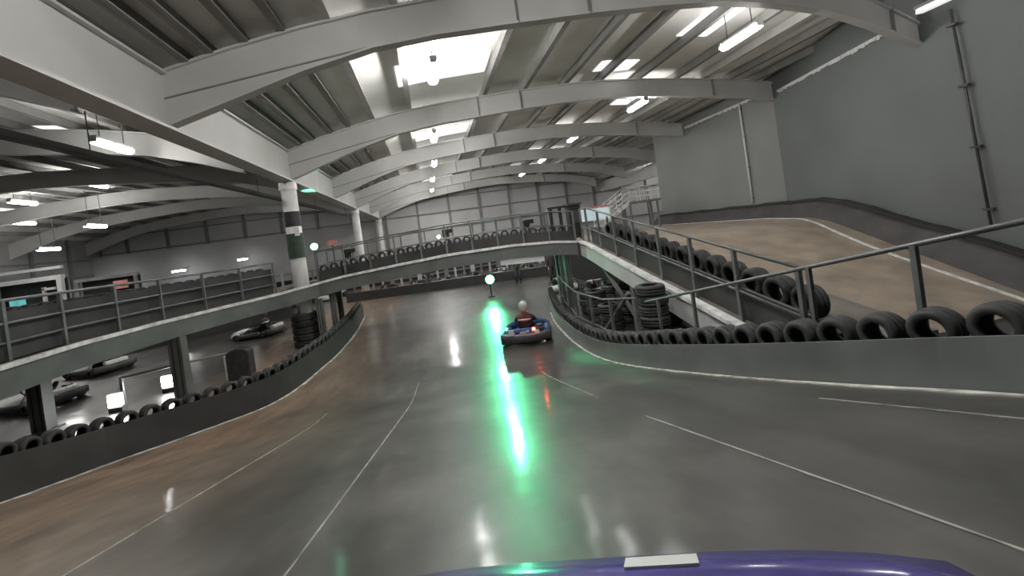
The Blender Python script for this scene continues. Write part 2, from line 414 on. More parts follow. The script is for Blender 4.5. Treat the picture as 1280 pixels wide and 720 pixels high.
mb=MB(); mb.box((-30.4,20.4,4.2),(.3,52,8.4)); lw=struct(mb.build('wall_left',M_LEFTW),'grey far left wall')
mb=MB()
for y in [-3+3.5*i for i in range(15)]: mb.box((-30.2,y,4),(.2,.25,8))
for z in (2.2,4.2,5.6): mb.box((-30.2,20.4,z),(.1,52,.12))
mb.build('wall_post',M_POST,lw)
mb=MB(); mb.box((-5,-5.6,4.7),(54,.3,9.4)); struct(mb.build('wall_front',M_LEFTW),'wall behind the camera')
mb=MB(); mb.box((44,36,4.7),(.3,20,9.4)); struct(mb.build('wall_right',M_FARW),'pale wall far beyond the dark partition')
mb=MB(); mb.hexa([(16.8,26.9,0),(44,26.9,0),(44,27.1,0),(16.8,27.1,0),(16.8,26.9,9.2),(44,26.9,9.2),(44,27.1,9.2),(16.8,27.1,9.2)]); struct(mb.build('wall_right',M_LEFTW),'back of the room beyond the partition')
mb=MB(); mb.box((-17.7,45.5,2.9),(25,1.2,5.8)); struct(mb.build('wall_back',M_LEFTW),'grey lower wall at the far end of the left-hand span')

def column(x,y,z1,label):
    o=bpy.data.objects.new('column',None); C.objects.link(o); o.location=(x,y,0); tag(o,label,None,None,'structure')
    mb=MB(); mb.tube([(x,y,0),(x,y,z1)],.26,18); mb.build('shaft',M_WHITE,o,True)
    mb=MB(); mb.lathe([(.30,z1-.3),(.30,z1-.02),(.26,z1-.02)],18,Matrix.Translation((x,y,0))); mb.build('collar',M_WHITE,o)
    return o
col=column(-4.75,16.5,6.0,'white round column carrying the valley beam')
MB().tube([(-4.75,16.5,4.35),(-4.75,16.5,4.9)],.275,18).build('black_band',M_BLACK,col)
MB().tube([(-4.75,16.5,3.2),(-4.75,16.5,4.1)],.29,18).build('green_band',M_DKGREEN,col)  # dark green band around the column shaft
MB().box((-4.58,16.24,4.15),(.16,.04,.3)).build('notice_plate',M_WHITE,col)
column(-4.75,30.5,6.0,'white round column far beyond the bridge')
column(-4.75,44.5,6.0,'white round column by the far wall')

# ------------------------------------------------------------------ lamps
def make_lamp(label,glow=None):
    t=thing('high_bay_lamp',label,'lamp',(0,0,0),0,'hanging roof lamps')
    mb=MB(); secs=[]
    for y,k in ((-.78,.5),(-.74,.9),(-.66,1),(.66,1),(.74,.9),(.78,.5)):
        secs.append([(.15*k*math.cos(a),y,-.03+.1*k*math.sin(a)) for a in [2*PI*q/14 for q in range(14)]])
    mb.sweep(secs); mb.build('lens',glow or M_LAMP,t,True,0,True)
    mb=MB(); mb.box((0,0,.1),(.12,1.5,.08)); mb.box((0,-.76,.03),(.2,.06,.2)); mb.box((0,.76,.03),(.2,.06,.2)); mb.build('housing',M_CHROME,t,False,0,True)
    for yy in (-.5,.5):
        mb=MB(); mb.tube([(0,yy,.12),(0,yy,.62)],.015,8); mb.build('hanger',M_DKGREY,t,False,0,True)
    return t
LAMPS=[(.78,12.1,'first ridge lamp, hanging just past the nearest beam'),(.9,19.9,'second ridge lamp, hanging under the rooflight past the second beam'),
(1.0,27,'third ridge lamp, small between the far beams'),(.95,34.2,'ridge lamp over the far end of the track'),(.95,41.3,'ridge lamp closest to the far end wall'),
(9.9,10.75,'lamp at the top right beside the rooflight above the dark wall'),(10.05,17.3,'lamp behind the second beam toward the dark wall'),(9.95,25.5,'lamp in front of the fourth beam toward the dark wall'),(9.95,33,'lamp far back toward the stairs'),(9.95,40.5,'lamp by the far wall above the stairs'),
(-9.0,14.8,'large lamp behind the near valley beam at the left'),(-16.4,25.3,'lamp over the middle of the left-hand hall'),(-19.2,29.2,'lamp far back in the left-hand hall'),(-25.2,32.4,'big lamp near the left edge of the hall'),(-21.2,27.4,'lamp just above the big lamp at the left edge'),(-23.6,31.8,'low lamp half hidden behind the left-hand beams'),(-10.6,38.5,'lamp beside the far valley column'),(-10.3,4,'lamp over the lower track at the left, out of view'),(.8,4.6,'lamp over the start of the ramp, above the view'),(10,3.6,'lamp above the right barrier, above the view'),
(26,38,'bright lamp beyond the end of the dark wall'),(26,31,'lamp hidden behind the dark wall'),(27,44,'lamp at the far right corner of the hall')]
lamp0=None
LZ={(-9.0,14.8):7.4,(-19.2,29.2):6.8,(-23.6,31.8):6.0,(9.9,10.75):7.95,(10.05,17.3):7.95,(10.4,18.3):7.9}
for x,y,lb in LAMPS:
    zc = zat(TOP,x) if -4.75<=x<=20.75 else (zat(mirror(TOP),x) if x<-4.75 else zat([(a+25.5,b) for a,b in TOP],x))
    z=LZ.get((x,y),zc-.42)
    if lamp0 is None: lamp0=make_lamp(lb,M_LAMPR); lamp0.location=(x,y,z); lampB=None
    elif abs(x-.9)<.2: dup(lamp0,(x,y,z),None,'white '+lb)
    else:
        if lampB is None: lampB=make_lamp('white '+lb); lampB.location=(x,y,z); q=lampB
        else: q=dup(lampB,(x,y,z),None,'white '+lb)
        if zc-z>.6:
            for ch in q.children:
                if ch.name.startswith('hanger'):
                    ch.data=bpy.data.meshes.new('hanger'); yy=.5 if ch.name.endswith(('1','3','5','7','9')) else -.5; mb=MB(); mb.tube([(0,yy,.12),(0,yy,zc-z+.2)],.015,8); mb.bm.to_mesh(ch.data); mb.bm.free(); ch.data.materials.append(M_DKGREY)
lamp0['label']='white '+LAMPS[0][2]
def add_low_lamp(x,y,z,label,s=.5):
    t=thing('wall_mounted_strip_light',label,'lamp',(x,y,z),0)
    mb=MB(); mb.box((x,y,z),(s,.12,.14)); mb.build('diffuser',M_LAMPS,t,False,.02)
    mb=MB(); mb.box((x,y+.03,z+.1),(s+.08,.16,.06)); mb.build('housing',M_DKGREY,t)
    mb=MB(); mb.bar((x,y,z+.1),(x,44.89,z+.3),.04,.04); mb.build('bracket',M_DKGREY,t)
add_low_lamp(-27.9,43.0,3.3,'bright white light low on the far wall at the left',1.2)
add_low_lamp(-22.4,43.0,3.55,'long white light on the far wall left of the column',1.1)
add_low_lamp(-17.1,43.0,3.8,'white light on the far wall nearest the column',.8)
tl=thing('strip_light','pale strip light on the roof at the top right corner','lamp',(13.2,7.3,7.6))
mb=MB(); mb.bar((14.0,8.9,7.55),(12.9,5.3,7.2),.18,.12); mb.build('diffuser',mat('dim_strip_glow',(.9,.9,.9),.5,0,0,1,0,(1,1,1),.7),tl)
mb=MB(); mb.bar((14.0,8.9,7.66),(12.9,5.3,7.31),.26,.08); mb.build('housing',M_WHITE,tl)
# cable tray
t=thing('cable_tray','long dark cable tray hanging under the left-hand beams','cable tray',(-5.9,20,5.75))
mb=MB(); mb.bar((-6.35,-4,5.6),(-5.35,30.5,5.68),.2,.03)
mb.bar((-6.45,-4,5.64),(-5.45,30.5,5.72),.02,.1); mb.bar((-6.25,-4,5.64),(-5.25,30.5,5.72),.02,.1); mb.build('tray',M_DKGREY,t)
for y in (2,9.2,16.5,23.5,30.4):
    x=-6.35+(y+4)/34.5; MB().tube([(x,y,5.6),(x,y,6.5)],.012,6).build('hanger_rod',M_DKGREY,t)
mb=MB()
for k in (-.06,.0,.06): mb.tube([(-6.35+k,-4,5.65),(-5.35+k,30.5,5.73)],.03,8)
mb.build('cables',M_BLACK,t)
# conduit on the wall
t=thing('conduit_pipe','thin white vertical pipe on the grey wall','pipe',(16.44,18.5,2.3))
MB().tube([(16.42,18.5,2.75),(16.42,18.5,7.9)],.045,10).build('pipe',M_WHITE,t,True)
for z in (3,4.6,6.2,7.6): MB().box((16.44,18.5,z),(.1,.16,.05)).build('clip',M_POST,t)
t=thing('conduit_pipe','dark vertical pipe on the dark wall at the right edge','pipe',(wall_x(7.9)-.06,7.9,1.2))
MB().tube([(wall_x(7.9)-.12,7.9,1.6),(wall_x(8.15)-.12,8.15,7.2)],.034,10).build('pipe',M_DKGREY,t,True)
for z in (2,3.6,5.2,6.8): MB().box((wall_x(8)-.12,7.9+.045*(z-1.6),z),(.12,.2,.06)).build('clip',M_DKGREY,t)

# ------------------------------------------------------------------ raised track on the right
def hz(y):
    if y>=14.2: return 1.97
    if y>=12.2: return 1.97-.28*(14.2-y)**2/4
    return max(.0,1.69-.28*(12.2-y))
HX0=7.5
mb=MB(); secs=[]
ys=[6.3+.4*i for i in range(53)]
for y in ys:
    xf=wall_x(y)-.75; z=hz(y)+.01
    secs.append([(HX0,y,-.01)]+[(HX0+(xf-HX0)*k/6,y,z) for k in range(7)]+[(xf,y,-.01)])
mb.sweep(secs); struct(mb.build('floor',M_HILL),'worn brown raised track sloping up beside the dark wall')
mb=MB(); secs=[]
for y in ys:
    xf=wall_x(y)-1.08-.6*math.exp(-((y-10.5)/4)**2); z=hz(y)
    secs.append([(xf-.07,y,z+.012),(xf+.05,y,z+.012),(xf+.05,y,z+.03),(xf-.07,y,z+.03)])
mb.sweep(secs); struct(mb.build('trim_10',M_EDGE),'pale worn edge line along the raised track')
mb=MB(); secs=[[(HX0-.06,y,0),(HX0-.012,y,0),(HX0-.012,y,hz(y)+.03),(HX0-.06,y,hz(y)+.03)] for y in ys]
mb.sweep(secs); struct(mb.build('trim_11',M_BLACK),'black sheet added for the dark along the side of the raised track')  # black sheet added to stand for the dark below the platform
t=thing('barrier','dark padded barrier along the foot of the dark wall','barrier',(wall_x(14)-.4,14,1.97))
mb=MB(); secs=[]
for y in ys:
    x=wall_x(y); z=hz(y); h=.6+.02*math.sin(y*2.3)+.015*math.sin(y*5.1)
    secs.append([(x-1.0,y,z-.02),(x-.45,y,z+h*.9),(x-.3,y,z+h),(x-.06,y,z+h),(x-.06,y,z-.02)])
mb.sweep(secs); mb.build('padding',mat('dark_brown_padding',(.06,.056,.055),.7,0,.25,1.5),t)
mb=MB(); secs=[]
for y in ys:
    x=wall_x(y); z=hz(y); h=.64+.02*math.sin(y*2.3)+.015*math.sin(y*5.1)
    secs.append([(x-.36,y,z+h-.03),(x-.05,y,z+h-.03),(x-.05,y,z+h+.06),(x-.36,y,z+h+.06)])
mb.sweep(secs); mb.build('top_rubber',M_BLACK,t)

# ------------------------------------------------------------------ railings
def railing(label,pts,h,nposts,rail_r=.028,mids=(.5,),pw=.06,posts=None):
    base=pts[0]; t=thing('handrail',label,'railing',base)
    up=Vector((0,0,1)); P=[Vector(p) for p in pts]
    MB().tube([p+up*h for p in P],rail_r,8).build('top_rail',M_RAIL,t,True)
    for m in mids: MB().tube([p+up*h*m for p in P],rail_r*.75,8).build('mid_rail',M_RAIL,t,True)
    L=[0]
    for a,b in zip(P,P[1:]): L.append(L[-1]+(b-a).length)
    ss=posts if posts else [L[-1]*k/(nposts-1) for k in range(nposts)]
    for s in ss:
        for i in range(len(P)-1):
            if L[i]-1e-6<=s<=L[i+1]+1e-6:
                q=P[i]+(P[i+1]-P[i])*((s-L[i])/(L[i+1]-L[i])); break
        MB().bar(q,q+up*h,pw,pw).build('post',M_RAIL,t)
    return t
# F: behind the right barrier, climbing the ramp
Fp=[(3.68,7.0,fz(7.0)+.008),(3.68,5.2,fz(5.2)+.008),(3.68,3.3,fz(3.3)+.008),(3.68,1.2,fz(1.2)+.008)]
railing('steel handrail behind the right barrier, climbing toward the right edge',Fp,1.02,6,.021,(),pw=.042,posts=[.45,1.5,3.56,4.55,5.5])
# G: further down, beside the flat track
Gp=[(3.72,7.5,fz(7.5)+.01),(3.8,9.3,fz(9.3)+.01),(3.88,11.4,.008),(4.3,13.9,.006),(4.7,15.5,.004)]
g=railing('low steel handrail under the bridge ramp beside the kart ahead',Gp,1.12,7,.026,(.35,))
MB().bar((3.9,9.9,.2),(3.95,8.2,1.5),.07,.07).build('diagonal_brace',M_RAIL,g)

# ------------------------------------------------------------------ bridge over the track
A=[(-7.0,5.0,2.12),(-7.05,8.0,2.13),(-7.15,10.0,2.12),(-6.85,12.0,2.1),(-6.1,13.9,2.09),(-5.2,15.45,2.1)]
B=[(-4.1,16.15,2.22),(-3.2,16.2,2.32),(-1.16,15.84,2.46),(.61,15.49,2.56),(2.94,15.02,2.58),(4.4,14.72,2.5),(5.25,14.53,2.39)]
AB=A+B
def offset(pts,o):
    out=[]
    for i,p in enumerate(pts):
        d=(Vector(pts[min(i+1,len(pts)-1)])-Vector(pts[max(i-1,0)])); d.z=0; d.normalize(); n=Vector((-d.y,d.x,0))
        q=Vector(p)+n*o; out.append((q.x,q.y,p[2]))
    return out
def strip(mb,pts,o0,o1,h0,h1):
    a=offset(pts,o0); b=offset(pts,o1)
    mb.sweep([[(p[0],p[1],p[2]+h0),(q[0],q[1],q[2]+h0),(q[0],q[1],q[2]+h1),(p[0],p[1],p[2]+h1)] for p,q in zip(a,b)]); return mb
t=thing('kart_bridge','grey steel bridge carrying a track across the hall and along the left','bridge',(-6.9,12.9,0))
WD=2.6
def dense(pts,step=.25):
    out=[]
    for a,b in zip(pts,pts[1:]):
        a=Vector(a); b=Vector(b); k=max(1,int((b-a).length/step))
        out+=[tuple(a+(b-a)*(i/k)) for i in range(k)]
    return out+[tuple(pts[-1])]
DP=dense(AB); mb=MB(); NW=9
rows=[offset(DP,WD*k/NW) for k in range(NW+1)]
for i in range(len(DP)-1):
    for k in range(NW):
        q=[rows[k][i],rows[k+1][i],rows[k+1][i+1],rows[k][i+1]]
        cx_=sum(p[0] for p in q)/4; cy_=sum(p[1] for p in q)/4
        if math.hypot(cx_+4.75,cy_-16.5)<.62: continue
        mb.hexa([(p[0],p[1],p[2]-.06) for p in q]+[tuple(p) for p in q])
bmesh.ops.remove_doubles(mb.bm,verts=mb.bm.verts,dist=.002)
mb.build('deck',M_DECK,t)
strip(MB(),AB,-.06,.02,-.5,-.06).build('side_beam',M_BRID,t)
strip(MB(),AB,-.1,.03,-.06,.02).build('edge_strip',M_EDGE,t)
strip(MB(),A,WD-.02,WD+.06,-.5,.0).build('side_beam',M_BRID,t)
strip(MB(),B,WD-.02,WD+.06,-.5,.0).build('side_beam',M_BRID,t)
def leg(x,y,z1,s=.22,m=None):
    mb=MB(); mb.box((x,y,z1/2),(s*.35,s,z1)); mb.box((x-s*.4,y,z1/2),(s*.2,s,z1)); mb.box((x+s*.4,y,z1/2),(s*.2,s,z1)); mb.box((x,y,.015),(s*1.6,s*1.6,.03)); mb.build('leg',m or M_BRID,t)
leg(-6.75,12.45,1.62,.3); leg(-7.0,7.4,1.62,.3); leg(-4.1,15.95,1.66,.2); leg(-3.76,16.45,1.78,.18); leg(4.85,14.78,1.95,.22); leg(4.62,14.8,1.95,.09)
leg(-9.4,11.9,1.62,.3); leg(-4.0,18.75,1.8,.2); leg(5.2,17.0,1.9,.22)
railing('steel handrail along the near edge of the bridge over the left-hand hall',[(p[0],p[1],p[2]+.025) for p in offset(A,.1)],1.03,10,.03,(.62,.3))
railing('steel handrail along the near edge of the bridge above the track',[(p[0],p[1],p[2]+.025) for p in offset(B,.1)],1.08,11,.026,(.52,))
railing('steel handrail along the far edge of the bridge',[(p[0],p[1],p[2]+.025) for p in offset(B[:-1],WD-.12)],1.08,10,.026,(.55,))
# belts and tyres that line the bridge
t2=thing('barrier','black rubber barrier panels behind the handrail of the left-hand bridge','barrier',(-7,8,2.12))
strip(MB(),A,.2,.26,.03,.86).build('rubber_belt',M_BELTL,t2)
strip(MB(),A,.262,.48,.03,.62).build('backing_block',M_BLACK,t2)
t2=thing('barrier','low black rubber barrier on the bridge above the track','barrier',(-3.2,16.2,2.32))
strip(MB(),B,.2,.26,.03,.38).build('rubber_belt',M_BELTL,t2)
strip(MB(),B,.262,.48,.03,.24).build('backing_block',M_BLACK,t2)
def along(pts,step,o,start=.2):
    P=[Vector(p) for p in offset(pts,o)]; out=[]; s=start; acc=0
    for a,b in zip(P,P[1:]):
        L=(b-a).length
        while s<=acc+L:
            q=a+(b-a)*((s-acc)/L); out.append((q,math.atan2((b-a).y,(b-a).x)+PI/2)); s+=step
        acc+=L
    return out
for q,ang in along(A,.33,.37): place_tyre('small',.15,.2,(q.x,q.y,q.z+.63+.147),(0,0,ang+random.uniform(-.06,.06)),'small black kart tyre on the barrier of the left-hand bridge','tyres on the left-hand bridge')
for q,ang in along(B,.36,.37): place_tyre('small',.15,.2,(q.x,q.y,q.z+.285+.147),(0,0,ang+random.uniform(-.06,.06)),'small black kart tyre on the barrier of the bridge above the track','tyres on the crossing bridge')
# C: ramp coming down from the bridge toward the right barrier
E0=Vector((5.1,13.1,2.36)); E1=Vector((4.56,5.5,1.17)); dirn=(E1-E0); E2=E0+dirn*1.12
nrm=Vector((-dirn.y,dirn.x,0)).normalized()      # to the right of the picture
if nrm.x<0: nrm=-nrm
CW=2.0
top0=Vector((5.42,14.5,2.37))
t=thing('kart_bridge','grey ramp with a pale edge coming down from the bridge to the right','bridge',(E1.x,E1.y,0))
def slab(mb,pts,o0,o1,h0,h1):
    mb.sweep([[tuple(p+nrm*o0+Vector((0,0,h0))),tuple(p+nrm*o1+Vector((0,0,h0))),tuple(p+nrm*o1+Vector((0,0,h1))),tuple(p+nrm*o0+Vector((0,0,h1)))] for p in pts]); return mb
CP=[top0,E0,E1,E2]
slab(MB(),CP,.02,CW,-.07,0).build('deck',M_DECK,t)
slab(MB(),CP,-.06,.02,-.52,-.05).build('side_beam',mat('pale_grey_steel',(.5,.5,.49),.5,0,.15,1.5),t)
slab(MB(),CP,-.12,.05,-.05,.02).build('edge_strip',M_EDGE,t)
slab(MB(),CP,CW-.02,CW+.06,-.52,0).build('side_beam',M_BRID,t)
def cpt(k,o=0,h=0): return E0+dirn*k+nrm*o+Vector((0,0,h))
for k in (.42,):
    q=cpt(k,.1); mb=MB(); mb.box((q.x,q.y,(q.z-.1)/2),(.2,.2,q.z-.1)); mb.build('leg',M_BRID,t)
mb=MB(); mb.bar(cpt(.42,.1,-1.5),cpt(.1,.1,-.5),.09,.09); mb.build('brace',M_BRID,t)
railing('tall steel handrail down the near edge of the right-hand ramp',[tuple(p+nrm*.1+Vector((0,0,.006))) for p in (top0,E0,E2)],1.15,9,.028,(.42,))
for i in range(15):
    k=.1+.0685*i
    q=cpt(k,.62,.2+.27)
    place_tyre('big',.25,.26,(q.x,q.y,q.z+.0),(math.atan2(-dirn.z,dirn.xy.length)*0,0,math.atan2(nrm.y,nrm.x)+random.uniform(-.15,.15)),'large black tyre standing in the row behind the handrail of the right-hand ramp','large tyres on the right-hand ramp')
t2=thing('barrier','black rubber barrier behind the handrail of the right-hand ramp','barrier',tuple(E0))
slab(MB(),[E0,E2],.18,.24,.006,.5).build('rubber_belt',M_BELTL,t2)
slab(MB(),[E0,E2],.242,.98,.006,.2).build('backing_block',M_BLACK,t2)
# padded column of tyres beside the ramp
def tyre_stack(x,y,z,n,R,W,label,group):
    for i in range(n):
        place_tyre('stack%.2f'%R,R,W,(x+random.uniform(-.02,.02),y+random.uniform(-.02,.02),z+W/2+i*W*.99),(0,PI/2,random.uniform(0,3)),label,group)
tyre_stack(4.25,7.8,.006,8,.3,.21,'black tyre lying in the stack beside the right-hand handrail','tyre stack beside the handrail')
for hx,hy,hn in ((4.7,11.0,3),(5.45,11.4,4),(4.75,12.1,4),(5.5,12.6,4),(6.25,11.9,4),(6.3,13.0,4),(5.0,13.4,3),(6.9,10.9,3),(6.2,10.5,3)):
    tyre_stack(hx,hy,.004,hn,.33,.24,'large black tyre lying in the heap added to darken the space under the right-hand ramp','added tyre heap under the right-hand ramp')  # tyres added to fill the gap under the ramp with dark
# tyres around the column foot: threaded on the column
for i in range(5):
    place_tyre('ring',.52,.24,(-4.75,16.5,.12+i*.238),(0,PI/2,random.uniform(0,3)),'large black tyre stacked around the foot of the white column','tyres around the column')
# padded post with its guard wire, left of the left barrier
t=thing('padded_post','black padded post with a pale strip beside the left barrier','post',(-5.75,13.4,0))
mb=MB(); mb.prism([(-.3,0),(.3,0),(.3,.72)]+[(.3*math.cos(a),.72+.16*math.sin(a)) for a in [PI*k/10 for k in range(1,10)]]+[(-.3,.72)],.4,Matrix.Translation((-5.75,13.6,0))@Matrix.Rotation(PI/2,4,'X'))
mb.build('pad',M_TYRE,t,False,.03)
MB().box((-6.08,13.35,.38),(.06,.2,.7)).build('pale_strip',M_EDGE,t)
MB().tube([(-6.05,13.4,.78),(-8.2,12.6,.78)],.03,8).build('guard_rail',M_RAIL,t,True)
MB().bar((-8.2,12.6,0),(-8.2,12.6,.8),.06,.06).build('end_post',M_RAIL,t)
# low dark barrier bounding the lower left track
t=thing('barrier','low black barrier across the far side of the lower left track','barrier',(-12,24,0))
ribbon(MB(),resample([(-24,19.5),(-16,21.5),(-11,24),(-7.5,25.2)],.4),0,.25,0,.55,lambda y:0.).build('padding',M_BELTL,t)
ribbon(MB(),resample([(-24,19.5),(-16,21.5),(-11,24),(-7.5,25.2)],.4),-.03,.28,.55,.62,lambda y:0.).build('top_rubber',M_DKGREY,t)

t=thing('barrier','black barrier added to darken the floor under the far side of the left-hand bridge','barrier',(-8.7,8,0))  # added black wall, hides the pale floor where the underside reads dark
rs=resample([(-8.5,4),(-8.6,7),(-9.0,10.2)],.4)
ribbon(MB(),rs,0,.25,0.004,.8,lambda y:0.).build('padding',M_BELTL,t); ribbon(MB(),rs,-.03,.28,.8,.87,lambda y:0.).build('top_rubber',M_DKGREY,t)
# ------------------------------------------------------------------ karts
def make_kart(body,label,group=None,own=False,pods=None):
    t=thing('go_kart',label,'go-kart',(0,0,0),0,group)
    b=lambda mb,n,m,s=False,bv=0,par=None:mb.build(n,m,par or t,s,bv,True)
    mb=MB(); mb.prism([(-.3,-.75),(.3,-.75),(.42,-.3),(.42,.45),(.25,.85),(-.25,.85),(-.42,.45),(-.42,-.3)],.03,Matrix.Translation((0,0,.07)))
    mb.tube([(-.45,-.8,.1),(-.45,.4,.1),(-.26,.9,.1)],.022,8); mb.tube([(.45,-.8,.1),(.45,.4,.1),(.26,.9,.1)],.022,8); mb.tube([(-.62,-.6,.14),(.62,-.6,.14)],.022,8)
    b(mb,'chassis',M_DKGREY)
    # nose fairing: swept section
    secs=[]
    for k in range(13):
        u=-1+2*k/12; x=(.68 if own else .6)*u; y=1.08-(.06 if own else .2)*abs(u)**(4 if own else 2.6); h=(.27 if own else .27)-(.015 if own else .09)*abs(u)**3
        secs.append([(x,y-.30,.08),(x,y-.02,.07),(x,y+.02,.14),(x,y-.02,.12+h*.5),(x,y-.12,.10+h*.88),(x,y-.26,.10+h),(x,y-.31,.10+h*.9)])
    b(MB().sweep(secs),'nose',body,True)
    for s in (-1,1):
        secs=[]
        for k in range(9):
            u=k/8; y=-.36+.86*u; w=.2*min(1,.45+1.6*min(u,1-u)*1.4); hh=.2-.05*u
            x=s*.5; secs.append([(x,y,.07),(x+s*w,y,.08),(x+s*w,y,.08+hh*.6),(x+s*w*.6,y,.08+hh),(x,y,.08+hh)])
        b(MB().sweep(secs),'side_pod',pods or body,True)
    secs=[]
    for k in range(11):
        u=-1+2*k/10; x=.68*u; y=-.98+.2*abs(u)**3
        secs.append([(x,y,.1),(x,y-.06,.12),(x,y-.07,.3),(x,y-.01,.34),(x,y+.06,.33),(x,y+.05,.1)])
    rbm=b(MB().sweep(secs),'rear_bumper',M_DKGREY,True)
    mb=MB(); mb.box((0,-.86,.36),(.74,.18,.2)); b(mb,'rear_cowl',body,False,.05)
    mb=MB()
    for s,w in ((-.3,.06),(.25,.09),(-.05,.16),(.08,.08)): mb.box((s,-.955,.38+.02*math.sin(s*9)),(w,.012,.05))
    b(mb,'white_graphics',M_WHITE)
    # seat: open shell
    secs=[]
    for k in range(9):
        a=PI*.95*k/8-.05; secs.append([( .23*math.cos(a), yy, .34-.22*math.sin(a)+(.0 if yy>-.3 else .26*(1))) for yy in (.02,-.3,-.46)]+[(.20*math.cos(a),yy+.02,.36-.2*math.sin(a)+(.0 if yy>-.3 else .26)) for yy in (-.44,-.28,.02)])
    b(MB().sweep(secs),'seat',M_BLACK,True)
    mb=MB(); mb.tube([(0,.62,.12),(0,.32,.33 if own else .47)],.018,8); b(mb,'steering_column',M_CHROME)
    Mx=Matrix.Translation((0,.3,.34 if own else .48))@Matrix.Rotation(math.radians(55),4,'X')
    mb=MB(); mb.lathe([(.15+.018*math.cos(a),.018*math.sin(a)) for a in [2*PI*k/8 for k in range(8)]],22,Mx,True)
    for k in range(3):
        a=PI/2+2*PI*k/3; mb.bar(Mx@Vector((0,0,0)),Mx@Vector((.15*math.cos(a),.15*math.sin(a),0)),.025,.012)
    b(mb,'steering_wheel',M_BLACK,True)
    mb=MB(); mb.box((.4,-.5,.26),(.26,.32,.26)); mb.box((.4,-.5,.42),(.18,.2,.08)); b(mb,'motor',M_DKGREY,False,.02)
    for s in (-1,1):
        for y,R,W in ((.62,.13,.13),(-.6,.14,.2)):
            mb=tyre_mesh(R,W,.5); 
            for v in mb.bm.verts: v.co+=Vector((s*(.6 if y>0 else .6),y,R))
            wh=b(mb,'wheel',M_TYRE,True)
            mb=MB(); mb.lathe([(0,.03),(.03,.05),(.05,.02),(R*.56,.04),(R*.56,-.04),(.05,-.02),(0,-.03)],14,Matrix.Translation((s*.6,y,R))@Matrix.Rotation(PI/2,4,'Y'))
            b(mb,'rim',M_CHROME,True,0,wh)
    return t
# ---- people
def hand(V,E,wi,pos,d,side,curl=.5):
    """palm + five fingers as chains; d is the forward direction, side the thumb side"""
    d=Vector(d).normalized(); side=Vector(side).normalized(); nrm=d.cross(side)
    pal=len(V); V.append((pos+d*.05,.026)); E.append((wi,pal))
    for k,(o,L) in enumerate(((.028,.07),(.01,.08),(-.01,.075),(-.028,.06))):
        a=len(V); V.append((pos+d*.085+side*o,.011)); E.append((pal,a))
        V.append((pos+d*(.085+L*.5)+side*o+nrm*L*.25*curl,.009)); E.append((a,a+1))
        V.append((pos+d*(.085+L*.62)+side*o+nrm*L*.8*curl,.008)); E.append((a+1,a+2))
    a=len(V); V.append((pos+d*.045+side*.042,.012)); E.append((pal,a))
    V.append((pos+d*.085+side*.055+nrm*.02*curl,.009)); E.append((a,a+1))
def skin_body(name,V,E,m,parent):
    me=bpy.data.meshes.new(name); me.from_pydata([tuple(v) for v,_ in V],E,[]); me.update()
    o=bpy.data.objects.new(name,me); C.objects.link(o); o.parent=parent; me.materials.append(m)
    s=o.modifiers.new('skin','SKIN'); s.use_smooth_shade=True
    for i,(v,r) in enumerate(V):
        rr=r if isinstance(r,tuple) else (r,r)
        me.skin_vertices[0].data[i].radius=rr; me.skin_vertices[0].data[i].use_root=(i==0)
    o.modifiers.new('subsurf','SUBSURF').render_levels=1
    return o
def seated_driver(label,top_m):
    t=thing('person',label,'person',(0,0,0))
    V=[];E=[]
    def add(p,r,par=None):
        V.append((Vector(p),r)); 
        if par is not None: E.append((par,len(V)-1))
        return len(V)-1
    pel=add((0,-.18,.25),(.15,.12)); ab=add((0,-.25,.42),(.14,.11),pel); ch=add((0,-.31,.6),(.17,.12),ab); nk0=add((0,-.32,.74),(.09,.08),ch)
    for s in (-1,1):
        hp=add((s*.1,-.1,.22),.085,pel); kn=add((s*.2,.32,.33),.062,hp); an=add((s*.18,.66,.17),.045,kn); add((s*.18,.8,.2),.04,an)
        sh=add((s*.2,-.3,.68),.065,ch); el=add((s*.29,-.08,.5),.05,sh); wr=add((s*.16,.17,.5),.032,el)
        hand(V,E,wr,Vector((s*.155,.19,.51)),(-s*.15,1,.25),(0,-.25,1),.9 if s>0 else -.9)
    body=skin_body('body',V,E,M_CLOTH,t)
    mb=MB(); mb.tube([(0,-.32,.72),(0,-.31,.84)],.06,12); mb.build('neck',M_SKIN,t,True,0,True)
    # jacket over the torso
    secs=[]
    for z,y,w,d in ((.3,-.2,.19,.15),(.42,-.25,.18,.145),(.56,-.3,.215,.155),(.66,-.315,.235,.15),(.735,-.32,.16,.11),(.77,-.32,.1,.09)):
        secs.append([(w*math.cos(a),y+d*math.sin(a),z) for a in [2*PI*k/16 for k in range(16)]])
    mb=MB(); mb.sweep(secs); jk=mb.build('jacket',top_m,t,True,0,True)
    mb=MB(); mb.sweep([[((.222)*math.cos(a),-.305+.162*math.sin(a),z) for a in [2*PI*k/16 for k in range(16)]] for z in (.57,.62)]); mb.build('pale_stripe',M_WHITE,jk,True,0,True)
    mb=MB(); mb.lathe([(.001,.29),(.06,.283),(.105,.25),(.137,.19),(.142,.13),(.135,.06),(.118,.01),(.09,0)],22,Matrix.Translation((0,-.3,.82))@Matrix.Diagonal((.92,1.06,1,1))); he=mb.build('helmet',M_HELM,t,True,0,True)
    secs=[[(.137*math.cos(a)*.94,-.3+.15*math.sin(a)*1.03,z) for a in [PI*.12+PI*.76*k/12 for k in range(13)]] for z in (.93,1.02)]
    mb=MB(); mb.sweep(secs,False); mb.build('visor',M_BLACK,he,True,0,True)
    return t
